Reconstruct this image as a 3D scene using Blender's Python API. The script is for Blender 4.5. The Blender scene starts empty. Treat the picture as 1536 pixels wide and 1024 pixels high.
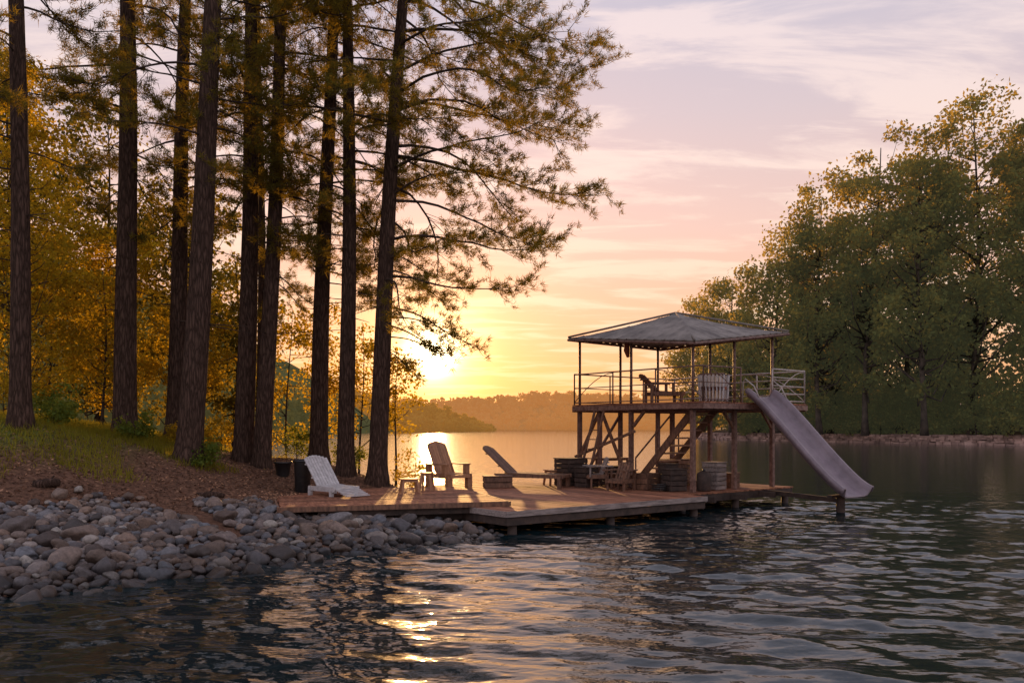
import bpy, math, numpy as np
from mathutils import Vector, Matrix, noise as mnoise
rng = np.random.default_rng(7)
scene = bpy.context.scene
COL = scene.collection
R = math.radians

# ------------------------------------------------------------------ helpers
def mesh_np(name, V, F, mat=None, smooth=False):
    V = np.asarray(V, dtype=np.float32)
    me = bpy.data.meshes.new(name)
    if isinstance(F, np.ndarray):
        k = F.shape[1]; n = len(F)
        me.vertices.add(len(V)); me.vertices.foreach_set("co", V.ravel())
        me.loops.add(n*k); me.loops.foreach_set("vertex_index", F.astype(np.int32).ravel())
        me.polygons.add(n); me.polygons.foreach_set("loop_start", np.arange(0, n*k, k, dtype=np.int32))
        me.update(calc_edges=True)
    else:
        me.from_pydata([tuple(map(float, v)) for v in V], [], F); me.update()
    if smooth:
        me.polygons.foreach_set("use_smooth", np.ones(len(me.polygons), dtype=bool))
    if mat: me.materials.append(mat)
    return me

def combo(name, VL, FL, mleaf, VB, FB, mbark):
    """crown mesh: leaves plus the twigs and limbs carrying them"""
    VL=np.asarray(VL,dtype=np.float32); VB=np.asarray(VB,dtype=np.float32).reshape(-1,3)
    V=np.concatenate([VL,VB]); k=FL.shape[1]; n1=len(FL)
    sizes=[k]*n1+[len(f) for f in FB]
    idx=np.concatenate([FL.ravel(), np.array([i for f in FB for i in f],dtype=np.int64)+len(VL)])
    st=np.concatenate([[0],np.cumsum(sizes)[:-1]])
    me=bpy.data.meshes.new(name); me.vertices.add(len(V)); me.vertices.foreach_set("co",V.ravel())
    me.loops.add(len(idx)); me.loops.foreach_set("vertex_index",idx.astype(np.int32))
    me.polygons.add(len(sizes)); me.polygons.foreach_set("loop_start",st.astype(np.int32))
    me.materials.append(mleaf); me.materials.append(mbark)
    mi=np.zeros(len(sizes),dtype=np.int32); mi[n1:]=1
    me.polygons.foreach_set("material_index",mi); me.update(calc_edges=True); return me

def obj(name, me, parent=None, loc=None, rot=None, label=None, category=None, group=None, kind=None):
    o = bpy.data.objects.new(name, me); COL.objects.link(o)
    if parent: o.parent = parent
    if loc is not None: o.location = loc
    if rot is not None: o.rotation_euler = rot
    if label: o["label"] = label
    if category: o["category"] = category
    if group: o["group"] = group
    if kind: o["kind"] = kind
    return o

class MB:
    def __init__(s): s.V = []; s.F = []
    def box(s, c, d, rz=0.0):
        cx, cy, cz = c; a, b, h = d[0]/2, d[1]/2, d[2]/2
        n = len(s.V); co, si = math.cos(rz), math.sin(rz)
        for z in (-h, h):
            for x, y in ((-a,-b),(a,-b),(a,b),(-a,b)):
                s.V.append((cx+x*co-y*si, cy+x*si+y*co, cz+z))
        s.F += [(n,n+3,n+2,n+1),(n+4,n+5,n+6,n+7),(n,n+1,n+5,n+4),(n+1,n+2,n+6,n+5),(n+2,n+3,n+7,n+6),(n+3,n,n+4,n+7)]
        return s
    def beam(s, p, q, w, h):
        p = Vector(p); q = Vector(q); t = (q-p).normalized()
        up = Vector((0,0,1)) if abs(t.z) < .95 else Vector((0,1,0))
        sd = t.cross(up).normalized(); u = sd.cross(t).normalized(); n = len(s.V)
        for e in (p, q):
            for a, b in ((-1,-1),(1,-1),(1,1),(-1,1)):
                s.V.append(tuple(e + sd*a*w/2 + u*b*h/2))
        s.F += [(n,n+3,n+2,n+1),(n+4,n+5,n+6,n+7),(n,n+1,n+5,n+4),(n+1,n+2,n+6,n+5),(n+2,n+3,n+7,n+6),(n+3,n,n+4,n+7)]
        return s
    def tube(s, pts, rad, n=8):
        pts = [Vector(p) for p in pts]
        if not hasattr(rad, '__len__'): rad = [rad]*len(pts)
        b = len(s.V); m = len(pts)
        for i, p in enumerate(pts):
            t = (pts[min(i+1,m-1)] - pts[max(i-1,0)])
            if t.length < 1e-6: t = Vector((0,0,1))
            t.normalize()
            ref = Vector((0,0,1)) if abs(t.z) < .9 else Vector((1,0,0))
            sd = t.cross(ref).normalized(); u = sd.cross(t)
            for k in range(n):
                a = 2*math.pi*k/n
                s.V.append(tuple(p + (sd*math.cos(a)+u*math.sin(a))*rad[i]))
        for i in range(m-1):
            for k in range(n):
                k2 = (k+1)%n
                s.F.append((b+i*n+k, b+i*n+k2, b+(i+1)*n+k2, b+(i+1)*n+k))
        s.F.append(tuple(b+k for k in range(n))[::-1]); s.F.append(tuple(b+(m-1)*n+k for k in range(n)))
        return s
    def make(s, name, mat, parent=None, smooth=False, **kw):
        return obj(name, mesh_np(name, s.V, s.F, mat, smooth), parent, **kw)

def empty(name, loc, rz=0, **kw):
    o = obj(name, None, loc=loc, rot=(0,0,rz), **kw); o.empty_display_size = .3; return o

def unit(n):
    v = rng.normal(size=(n,3)); return v/np.linalg.norm(v,axis=1)[:,None]

def leaf_geo(C, size, asp=.6):
    n = len(C); a = unit(n); b = np.cross(a, unit(n)); b /= np.linalg.norm(b,axis=1)[:,None]+1e-9
    L = (size*rng.uniform(.6,1.3,n))[:,None]
    V = np.stack([C-a*L/2, C+b*L*asp/2, C+a*L/2, C-b*L*asp/2],1).reshape(-1,3)
    return V, np.arange(n*4).reshape(-1,4)

def needle_geo(C, D, length, width, per):
    n = len(C)
    P = np.repeat(C, per, 0); DD = np.repeat(D, per, 0)
    d = unit(n*per) + DD*.8; d /= np.linalg.norm(d,axis=1)[:,None]
    L = (length*rng.uniform(.6,1.25,n*per))[:,None]
    s = np.cross(d, unit(n*per)); s /= np.linalg.norm(s,axis=1)[:,None]+1e-9
    P = P + rng.normal(size=P.shape)*.04
    V = np.stack([P-s*width/2, P+s*width/2, P+d*L],1).reshape(-1,3)
    return V, np.arange(n*per*3).reshape(-1,3)

# ------------------------------------------------------------------ materials
def newmat(name):
    m = bpy.data.materials.new(name); m.use_nodes = True
    nt = m.node_tree; nt.nodes.clear()
    return m, nt, nt.nodes, nt.links

def surf(name, c1, c2, rough=.7, scale=4, stretch=(1,1,1), bump=.3, bdist=.02, rand=0.0, island=False, metal=0, detail=6, spec=.5, lo=.35, hi=.65):
    m, nt, N, L = newmat(name)
    out = N.new('ShaderNodeOutputMaterial'); b = N.new('ShaderNodeBsdfPrincipled')
    b.inputs['Roughness'].default_value = rough; b.inputs['Metallic'].default_value = metal
    b.inputs['Specular IOR Level'].default_value = spec
    tc = N.new('ShaderNodeTexCoord'); mp = N.new('ShaderNodeMapping'); mp.inputs['Scale'].default_value = stretch
    no = N.new('ShaderNodeTexNoise'); no.inputs['Scale'].default_value = scale; no.inputs['Detail'].default_value = detail
    no.inputs['Roughness'].default_value = .65
    L.new(tc.outputs['Object'], mp.inputs[0]); L.new(mp.outputs[0], no.inputs['Vector'])
    cr = N.new('ShaderNodeValToRGB'); cr.color_ramp.elements[0].position = lo; cr.color_ramp.elements[1].position = hi
    cr.color_ramp.elements[0].color = (*c1,1); cr.color_ramp.elements[1].color = (*c2,1)
    L.new(no.outputs['Fac'], cr.inputs[0])
    col = cr.outputs[0]
    if rand > 0:
        if island:
            g = N.new('ShaderNodeNewGeometry'); rv = g.outputs['Random Per Island']
        else:
            g = N.new('ShaderNodeObjectInfo'); rv = g.outputs['Random']
        mr = N.new('ShaderNodeMapRange'); mr.inputs[3].default_value = 1-rand; mr.inputs[4].default_value = 1+rand
        L.new(rv, mr.inputs[0])
        vm = N.new('ShaderNodeVectorMath'); vm.operation = 'SCALE'
        L.new(col, vm.inputs[0]); L.new(mr.outputs[0], vm.inputs['Scale']); col = vm.outputs[0]
    L.new(col, b.inputs['Base Color'])
    if bump > 0:
        bp = N.new('ShaderNodeBump'); bp.inputs['Strength'].default_value = bump; bp.inputs['Distance'].default_value = bdist
        L.new(no.outputs['Fac'], bp.inputs['Height']); L.new(bp.outputs[0], b.inputs['Normal'])
    L.new(b.outputs[0], out.inputs[0])
    return m

def foliage(name, dark, light, trans, tf=.5, nscale=.5, haze_emis=None):
    m, nt, N, L = newmat(name)
    out = N.new('ShaderNodeOutputMaterial')
    tc = N.new('ShaderNodeTexCoord'); no = N.new('ShaderNodeTexNoise'); no.inputs['Scale'].default_value = nscale; no.inputs['Detail'].default_value = 2
    L.new(tc.outputs['Object'], no.inputs['Vector'])
    g = N.new('ShaderNodeNewGeometry')
    ad = N.new('ShaderNodeMath'); ad.operation='MULTIPLY_ADD'; ad.inputs[1].default_value=.35
    L.new(g.outputs['Random Per Island'], ad.inputs[0])
    sb = N.new('ShaderNodeMath'); sb.operation='SUBTRACT'; sb.inputs[1].default_value=.17
    L.new(no.outputs['Fac'], sb.inputs[0]); L.new(sb.outputs[0], ad.inputs[2])
    cr = N.new('ShaderNodeValToRGB'); cr.color_ramp.elements[0].position=.35; cr.color_ramp.elements[1].position=.68
    cr.color_ramp.elements[0].color=(*dark,1); cr.color_ramp.elements[1].color=(*light,1)  # noise clumps paint crown light and shade into the foliage colour
    L.new(ad.outputs[0], cr.inputs[0])
    d = N.new('ShaderNodeBsdfDiffuse'); t = N.new('ShaderNodeBsdfTranslucent')
    L.new(cr.outputs[0], d.inputs[0])
    mx = N.new('ShaderNodeMix'); mx.data_type='RGBA'; mx.blend_type='MIX'; mx.inputs[0].default_value=.75
    L.new(cr.outputs[0], mx.inputs[6]); mx.inputs[7].default_value=(*trans,1)
    L.new(mx.outputs[2], t.inputs[0])
    ms = N.new('ShaderNodeMixShader'); ms.inputs[0].default_value=tf
    L.new(d.outputs[0], ms.inputs[1]); L.new(t.outputs[0], ms.inputs[2])
    fin = ms.outputs[0]
    if haze_emis:
        e = N.new('ShaderNodeEmission'); e.inputs[0].default_value=(*haze_emis,1); e.inputs[1].default_value=1  # even self-glow painted over the foliage in place of aerial haze
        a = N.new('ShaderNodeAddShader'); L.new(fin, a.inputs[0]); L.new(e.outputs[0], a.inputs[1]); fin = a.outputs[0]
    L.new(fin, out.inputs[0])
    return m

M_branch = surf('branch_bark', (.03,.02,.014), (.09,.06,.045), rough=.9, scale=6, bump=.2, spec=.2)
M_needle = foliage('pine_needles', (.024,.038,.013), (.075,.095,.028), (.55,.36,.04), tf=.47, nscale=.6)
M_gold = foliage('golden_leaves', (.045,.065,.012), (.26,.23,.03), (.92,.57,.03), tf=.58, nscale=.45)
M_backg = foliage('backwood_leaves', (.022,.042,.014), (.10,.12,.03), (.48,.34,.04), tf=.45, nscale=.35)
M_grass = foliage('sunlit_grass', (.07,.09,.015), (.20,.21,.04), (.8,.62,.05), tf=.5, nscale=.7)
M_green = foliage('shrub_leaves', (.035,.07,.015), (.12,.17,.04), (.5,.48,.05), tf=.45, nscale=1.2)
M_right = foliage('lakeside_tree_leaves', (.026,.044,.020), (.15,.165,.050), (.78,.52,.07), tf=.42, nscale=.22, haze_emis=(.012,.014,.009))  # faint leaf glow paints haze and lifts the dark crowns
M_mass = foliage('shore_woodland_leaves', (.02,.036,.020), (.08,.09,.04), (.34,.26,.05), tf=.32, nscale=.1, haze_emis=(.012,.014,.010))  # faint glow painted in as haze over the woodland
M_rightbark = surf('lakeside_tree_bark', (.04,.03,.024), (.13,.10,.075), rough=.9, scale=1, bump=.2)
M_farleft = foliage('hillside_forest', (.025,.045,.025), (.08,.095,.04), (.34,.26,.05), tf=.35, nscale=.05, haze_emis=(.042,.036,.014))  # aerial haze painted as a dim warm glow on the hillside
M_farhill = foliage('painted_haze_forest', (.09,.06,.03), (.17,.11,.05), (.5,.28,.07), tf=.4, nscale=.02, haze_emis=(.36,.155,.048))  # aerial haze painted as orange glow and a paler base colour
M_slope = foliage('painted_haze_slope_forest', (.08,.06,.02), (.20,.13,.04), (.6,.33,.05), tf=.4, nscale=.05, haze_emis=(.20,.095,.022))  # golden haze on the spur is painted as material glow
M_hillgr = surf('hazy_ground', (.12,.08,.04), (.16,.1,.05), bump=0)
M_deck = surf('deck_boards', (.17,.062,.034), (.40,.175,.095), rough=.75, scale=2.5, stretch=(6,1,6), bump=.25, bdist=.01, rand=.38, island=True, spec=.3)
M_fascia = surf('weathered_board', (.14,.11,.10), (.36,.29,.26), rough=.75, scale=3, stretch=(1,6,8), bump=.3, bdist=.01, rand=.25, island=True)
M_wood = surf('brown_timber', (.08,.040,.025), (.24,.12,.07), rough=.7, scale=5, stretch=(3,3,1), bump=.3, bdist=.01, rand=.3, island=True)
M_tread = surf('worn_stair_timber', (.16,.08,.045), (.34,.18,.105), rough=.7, scale=5, stretch=(1,4,4), bump=.2, bdist=.01, rand=.25, island=True)
M_dark = surf('dark_timber', (.030,.020,.016), (.08,.05,.038), rough=.8, scale=5, bump=.2, rand=.2, island=True)
M_rust = surf('rusty_painted_steel', (.09,.04,.028), (.26,.15,.115), rough=.6, scale=9, bump=.1, bdist=.005, rand=.15)
M_pale = surf('pale_painted_metal', (.36,.30,.26), (.54,.47,.43), rough=.5, scale=8, bump=.05, bdist=.004)
M_canvas = surf('ribbed_metal_canopy', (.10,.08,.066), (.27,.23,.195), rough=.6, scale=1.8, stretch=(1,1,1), bump=.2, bdist=.02, spec=.35)
M_slide = surf('mauve_grey_plastic', (.17,.13,.145), (.26,.20,.22), rough=.45, scale=2.5, bump=.03, bdist=.005)
M_white = surf('weathered_white_plastic', (.42,.40,.40), (.64,.61,.61), rough=.5, scale=9, bump=.05, bdist=.004)
M_black = surf('black_plastic', (.010,.010,.011), (.025,.023,.022), rough=.4, scale=12, bump=.1, bdist=.004)
M_tan = surf('tan_wood_chair', (.26,.125,.065), (.46,.235,.12), rough=.6, scale=6, stretch=(1,5,5), bump=.15, bdist=.006, rand=.25, island=True)
M_cloth = surf('faded_red_cloth', (.18,.05,.03), (.32,.10,.05), rough=.85, scale=10, bump=.2)
M_wall = surf('shore_stone_wall', (.22,.14,.115), (.46,.31,.26), rough=.9, scale=.8, bump=.4, bdist=.1, rand=.35, island=True)

def barkmat():
    m, nt, N, L = newmat('pine_bark')
    out=N.new('ShaderNodeOutputMaterial'); b=N.new('ShaderNodeBsdfPrincipled'); b.inputs['Roughness'].default_value=.95; b.inputs['Specular IOR Level'].default_value=.12
    tc=N.new('ShaderNodeTexCoord'); mp=N.new('ShaderNodeMapping'); mp.inputs['Scale'].default_value=(1,1,.16); L.new(tc.outputs['Object'], mp.inputs[0])
    no=N.new('ShaderNodeTexNoise'); no.inputs['Scale'].default_value=9; no.inputs['Detail'].default_value=5; L.new(mp.outputs[0], no.inputs['Vector'])
    ad=N.new('ShaderNodeVectorMath'); ad.operation='MULTIPLY_ADD'; L.new(no.outputs['Color'], ad.inputs[0]); ad.inputs[1].default_value=(.14,.14,.14); L.new(mp.outputs[0], ad.inputs[2])
    vo=N.new('ShaderNodeTexVoronoi'); vo.feature='DISTANCE_TO_EDGE'; vo.inputs['Scale'].default_value=15; L.new(ad.outputs[0], vo.inputs['Vector'])
    mr=N.new('ShaderNodeMapRange'); mr.inputs[1].default_value=0; mr.inputs[2].default_value=.35; mr.inputs[4].default_value=.55; L.new(vo.outputs['Distance'], mr.inputs[0])
    n2=N.new('ShaderNodeTexNoise'); n2.inputs['Scale'].default_value=24; n2.inputs['Detail'].default_value=7; n2.inputs['Roughness'].default_value=.7; L.new(mp.outputs[0], n2.inputs['Vector'])
    mu=N.new('ShaderNodeMath'); mu.operation='MULTIPLY_ADD'; L.new(n2.outputs['Fac'], mu.inputs[0]); mu.inputs[1].default_value=.75; L.new(mr.outputs[0], mu.inputs[2])
    cr=N.new('ShaderNodeValToRGB'); e=cr.color_ramp.elements; e[0].position=.3; e[0].color=(.028,.017,.012,1); e[1].position=.95; e[1].color=(.12,.072,.054,1)
    L.new(mu.outputs[0], cr.inputs[0]); L.new(cr.outputs[0], b.inputs['Base Color'])
    bp=N.new('ShaderNodeBump'); bp.inputs['Strength'].default_value=1; bp.inputs['Distance'].default_value=.03; L.new(mu.outputs[0], bp.inputs['Height']); L.new(bp.outputs[0], b.inputs['Normal'])
    L.new(b.outputs[0], out.inputs[0]); return m
M_bark = barkmat()

def rockmat(name, island):
    m, nt, N, L = newmat(name)
    out = N.new('ShaderNodeOutputMaterial'); b = N.new('ShaderNodeBsdfPrincipled'); b.inputs['Specular IOR Level'].default_value=.4
    tc = N.new('ShaderNodeTexCoord'); no = N.new('ShaderNodeTexNoise'); no.inputs['Scale'].default_value=3.0 if not island else 14; no.inputs['Detail'].default_value=9; no.inputs['Roughness'].default_value=.7
    L.new(tc.outputs['Object'], no.inputs['Vector'])
    if island: g=N.new('ShaderNodeNewGeometry'); rv=g.outputs['Random Per Island']
    else: g=N.new('ShaderNodeObjectInfo'); rv=g.outputs['Random']
    cr = N.new('ShaderNodeValToRGB'); e=cr.color_ramp.elements
    e[0].position=0; e[0].color=(.05,.042,.04,1); e[1].position=1; e[1].color=(.34,.30,.26,1)
    for p,c in ((.12,(.16,.11,.083)),(.24,(.07,.072,.082)),(.36,(.24,.16,.115)),(.48,(.115,.125,.145)),(.60,(.19,.125,.09)),(.70,(.065,.048,.042)),(.80,(.15,.155,.17)),(.9,(.24,.19,.165))):
        q=e.new(p); q.color=(*c,1)
    cr.color_ramp.interpolation='LINEAR'
    L.new(rv, cr.inputs[0])
    mr=N.new('ShaderNodeMapRange'); mr.inputs[1].default_value=.3; mr.inputs[2].default_value=.7; mr.inputs[3].default_value=.5; mr.inputs[4].default_value=1.5
    L.new(no.outputs['Fac'], mr.inputs[0])
    vm=N.new('ShaderNodeVectorMath'); vm.operation='SCALE'; L.new(cr.outputs[0], vm.inputs[0]); L.new(mr.outputs[0], vm.inputs['Scale'])
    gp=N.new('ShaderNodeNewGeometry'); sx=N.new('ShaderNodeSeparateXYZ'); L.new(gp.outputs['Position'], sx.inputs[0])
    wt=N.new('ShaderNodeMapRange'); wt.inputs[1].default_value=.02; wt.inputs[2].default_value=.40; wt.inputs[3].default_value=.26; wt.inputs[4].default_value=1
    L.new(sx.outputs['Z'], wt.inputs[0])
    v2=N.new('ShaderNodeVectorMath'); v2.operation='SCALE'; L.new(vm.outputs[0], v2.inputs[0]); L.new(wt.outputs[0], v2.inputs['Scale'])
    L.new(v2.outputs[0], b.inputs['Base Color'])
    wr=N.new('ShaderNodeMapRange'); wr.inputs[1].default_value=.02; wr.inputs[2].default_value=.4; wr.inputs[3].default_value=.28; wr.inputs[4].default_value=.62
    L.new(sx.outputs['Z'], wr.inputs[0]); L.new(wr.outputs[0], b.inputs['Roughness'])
    bp=N.new('ShaderNodeBump'); bp.inputs['Strength'].default_value=.7; bp.inputs['Distance'].default_value=.03
    L.new(no.outputs['Fac'], bp.inputs['Height']); L.new(bp.outputs[0], b.inputs['Normal'])
    L.new(b.outputs[0], out.inputs[0]); return m
M_rock = rockmat('shore_rock_stone', False); M_rock2 = rockmat('loose_rock_stone', True)

def groundmat():
    m, nt, N, L = newmat('forest_floor')
    out=N.new('ShaderNodeOutputMaterial'); b=N.new('ShaderNodeBsdfPrincipled'); b.inputs['Roughness'].default_value=.95; b.inputs['Specular IOR Level'].default_value=.15
    g=N.new('ShaderNodeNewGeometry')
    n1=N.new('ShaderNodeTexNoise'); n1.inputs['Scale'].default_value=9; n1.inputs['Detail'].default_value=8; n1.inputs['Roughness'].default_value=.75
    n2=N.new('ShaderNodeTexNoise'); n2.inputs['Scale'].default_value=.7; n2.inputs['Detail'].default_value=4
    L.new(g.outputs['Position'], n1.inputs['Vector']); L.new(g.outputs['Position'], n2.inputs['Vector'])
    c=N.new('ShaderNodeValToRGB'); c.color_ramp.elements[0].position=.35; c.color_ramp.elements[1].position=.68
    c.color_ramp.elements[0].color=(.055,.028,.018,1); c.color_ramp.elements[1].color=(.27,.14,.087,1)
    L.new(n1.outputs['Fac'], c.inputs[0])
    s=N.new('ShaderNodeSeparateXYZ'); L.new(g.outputs['Position'], s.inputs[0])
    a=N.new('ShaderNodeMapRange'); a.inputs[1].default_value=1.4; a.inputs[2].default_value=2.3; L.new(s.outputs['Z'], a.inputs[0])
    mu=N.new('ShaderNodeMath'); mu.operation='MULTIPLY'; L.new(a.outputs[0], mu.inputs[0])
    r=N.new('ShaderNodeMapRange'); r.inputs[1].default_value=.35; r.inputs[2].default_value=.6; L.new(n2.outputs['Fac'], r.inputs[0]); L.new(r.outputs[0], mu.inputs[1])
    mx=N.new('ShaderNodeMix'); mx.data_type='RGBA'; L.new(mu.outputs[0], mx.inputs[0]); L.new(c.outputs[0], mx.inputs[6]); mx.inputs[7].default_value=(.13,.14,.03,1)
    L.new(mx.outputs[2], b.inputs['Base Color'])
    bp=N.new('ShaderNodeBump'); bp.inputs['Strength'].default_value=.9; bp.inputs['Distance'].default_value=.06
    L.new(n1.outputs['Fac'], bp.inputs['Height']); L.new(bp.outputs[0], b.inputs['Normal']); L.new(b.outputs[0], out.inputs[0]); return m
M_ground = groundmat()

def watermat():
    m, nt, N, L = newmat('lake_water')
    out=N.new('ShaderNodeOutputMaterial'); b=N.new('ShaderNodeBsdfPrincipled')
    b.inputs['Base Color'].default_value=(.006,.016,.019,1); b.inputs['Roughness'].default_value=.07; b.inputs['IOR'].default_value=1.45
    g=N.new('ShaderNodeNewGeometry')
    def nz(sc, st, dt):
        mp=N.new('ShaderNodeMapping'); mp.inputs['Scale'].default_value=st; mp.inputs['Rotation'].default_value=(0,0,R(12))
        n=N.new('ShaderNodeTexNoise'); n.inputs['Scale'].default_value=sc; n.inputs['Detail'].default_value=dt; n.inputs['Roughness'].default_value=.5
        L.new(g.outputs['Position'], mp.inputs[0]); L.new(mp.outputs[0], n.inputs['Vector']); return n
    n1=nz(3.0,(.6,1,1),2); n2=nz(9,(.7,1,1),2)
    b1=N.new('ShaderNodeBump'); b1.inputs['Strength'].default_value=1; b1.inputs['Distance'].default_value=.030; L.new(n1.outputs['Fac'], b1.inputs['Height'])
    b2=N.new('ShaderNodeBump'); b2.inputs['Strength'].default_value=1; b2.inputs['Distance'].default_value=.005; L.new(n2.outputs['Fac'], b2.inputs['Height'])
    L.new(b1.outputs[0], b2.inputs['Normal']); L.new(b2.outputs[0], b.inputs['Normal']); L.new(b.outputs[0], out.inputs[0]); return m
M_water = watermat()

# ------------------------------------------------------------------ world
AZ, EL = R(-5.3), R(5.0)
S = (math.sin(AZ)*math.cos(EL), math.cos(AZ)*math.cos(EL), math.sin(EL))
w = bpy.data.worlds.new("World"); scene.world = w; w.use_nodes = True
nt = w.node_tree; N = nt.nodes; L = nt.links; N.clear()
wo = N.new('ShaderNodeOutputWorld')
tc = N.new('ShaderNodeTexCoord'); nrm = N.new('ShaderNodeVectorMath'); nrm.operation='NORMALIZE'; L.new(tc.outputs['Generated'], nrm.inputs[0])
sep = N.new('ShaderNodeSeparateXYZ'); L.new(nrm.outputs[0], sep.inputs[0])
def math_(op, a, b=None, c=None, clamp=False):
    n = N.new('ShaderNodeMath'); n.operation = op; n.use_clamp = clamp
    for i, v in enumerate((a,b,c)):
        if v is None: continue
        if isinstance(v,(int,float)): n.inputs[i].default_value = v
        else: L.new(v, n.inputs[i])
    return n.outputs[0]
def ramp(fac, stops):
    c = N.new('ShaderNodeValToRGB'); e = c.color_ramp.elements
    e[0].position=stops[0][0]; e[0].color=(*stops[0][1],1); e[1].position=stops[-1][0]; e[1].color=(*stops[-1][1],1)
    for p,col in stops[1:-1]: q=e.new(p); q.color=(*col,1)
    L.new(fac, c.inputs[0]); return c.outputs[0]
def mixc(f,a,b,bt='MIX'):
    m=N.new('ShaderNodeMix'); m.data_type='RGBA'; m.blend_type=bt; m.clamp_result=False
    for i,v in ((0,f),(6,a),(7,b)):
        if isinstance(v,(int,float)): m.inputs[i].default_value=v
        elif isinstance(v,tuple): m.inputs[i].default_value=(*v,1)
        else: L.new(v,m.inputs[i])
    return m.outputs[2]
zf = math_('MAXIMUM', sep.outputs['Z'], 0)
front = ramp(zf, [(0,(.98,.42,.15)),(.06,(.98,.49,.23)),(.13,(.97,.56,.37)),(.22,(.90,.61,.53)),(.34,(.72,.59,.62)),(.47,(.59,.56,.67)),(1,(.46,.49,.68))])
back  = ramp(zf, [(0,(.80,.64,.62)),(.2,(.76,.66,.70)),(.5,(.62,.61,.74)),(1,(.46,.49,.68))])
dotn = N.new('ShaderNodeVectorMath'); dotn.operation='DOT_PRODUCT'; L.new(nrm.outputs[0], dotn.inputs[0]); dotn.inputs[1].default_value=S
dt = math_('MAXIMUM', dotn.outputs['Value'], 0)
ff = N.new('ShaderNodeMapRange'); ff.interpolation_type='SMOOTHSTEP'; ff.inputs[1].default_value=-.3; ff.inputs[2].default_value=.75; L.new(dotn.outputs['Value'], ff.inputs[0])
base = mixc(ff.outputs[0], back, front)
zz = math_('ADD', zf, .12)
cx = math_('DIVIDE', sep.outputs['X'], zz); cy = math_('DIVIDE', sep.outputs['Y'], zz)
cmb = N.new('ShaderNodeCombineXYZ'); L.new(math_('MULTIPLY',cx,1.3), cmb.inputs[0]); L.new(math_('MULTIPLY',cy,3.6), cmb.inputs[1])
rt = N.new('ShaderNodeVectorRotate'); rt.rotation_type='Z_AXIS'; rt.inputs['Angle'].default_value=R(8); L.new(cmb.outputs[0], rt.inputs[0])
cn = N.new('ShaderNodeTexNoise'); cn.inputs['Scale'].default_value=1.15; cn.inputs['Detail'].default_value=9; cn.inputs['Roughness'].default_value=.60; cn.inputs['Distortion'].default_value=.5
L.new(rt.outputs[0], cn.inputs['Vector'])
cf = N.new('ShaderNodeMapRange'); cf.interpolation_type='SMOOTHSTEP'; cf.inputs[1].default_value=.46; cf.inputs[2].default_value=.62; L.new(cn.outputs['Fac'], cf.inputs[0])
ccol = ramp(zf, [(0,(1.0,.60,.30)),(.12,(1.0,.74,.52)),(.28,(1.0,.78,.70)),(.42,(.91,.76,.76)),(1,(.58,.56,.68))])
ccol2 = mixc(ff.outputs[0], (.85,.76,.80), ccol)
base = mixc(math_('MULTIPLY', cf.outputs[0], .9), base, ccol2)
def glow(pw, st, col):
    p = math_('MULTIPLY', math_('POWER', dt, pw), st)
    v = N.new('ShaderNodeVectorMath'); v.operation='SCALE'; v.inputs[0].default_value=col; L.new(p, v.inputs['Scale']); return v.outputs[0]
def addv(a,b):
    v=N.new('ShaderNodeVectorMath'); v.operation='ADD'; L.new(a,v.inputs[0]); L.new(b,v.inputs[1]); return v.outputs[0]
tot = addv(addv(addv(addv(base, glow(6000,16,(1,.80,.45))), glow(1100,2.2,(1,.62,.24))), glow(180,.75,(1,.40,.05))), glow(26,.30,(1,.27,.01)))
bg1 = N.new('ShaderNodeBackground'); L.new(tot, bg1.inputs[0]); bg1.inputs[1].default_value=1.0
sky = N.new('ShaderNodeTexSky'); sky.sky_type='NISHITA'; sky.sun_disc=False; sky.sun_elevation=EL; sky.sun_rotation=AZ
bg2 = N.new('ShaderNodeBackground'); L.new(sky.outputs[0], bg2.inputs[0]); bg2.inputs[1].default_value=.005
ads = N.new('ShaderNodeAddShader'); L.new(bg1.outputs[0], ads.inputs[0]); L.new(bg2.outputs[0], ads.inputs[1]); L.new(ads.outputs[0], wo.inputs[0])

sun = bpy.data.lights.new('sun','SUN'); sun.energy=5; sun.angle=R(1.0); sun.color=(1,.53,.18)
so = bpy.data.objects.new('sun', sun); COL.objects.link(so); so.location=(-10,100,30)
so.rotation_euler = Vector(S).to_track_quat('Z','Y').to_euler()

# ------------------------------------------------------------------ camera
cam = bpy.data.cameras.new('camera'); co = bpy.data.objects.new('camera', cam); COL.objects.link(co)
co.location=(0,0,2.4); co.rotation_euler=(R(90),0,0); cam.lens=30; cam.sensor_width=36; cam.shift_y=.0833; cam.clip_end=6000; cam.clip_start=.1
scene.camera = co
scene.view_settings.view_transform='Standard'; scene.view_settings.look='None'; scene.view_settings.exposure=0

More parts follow.
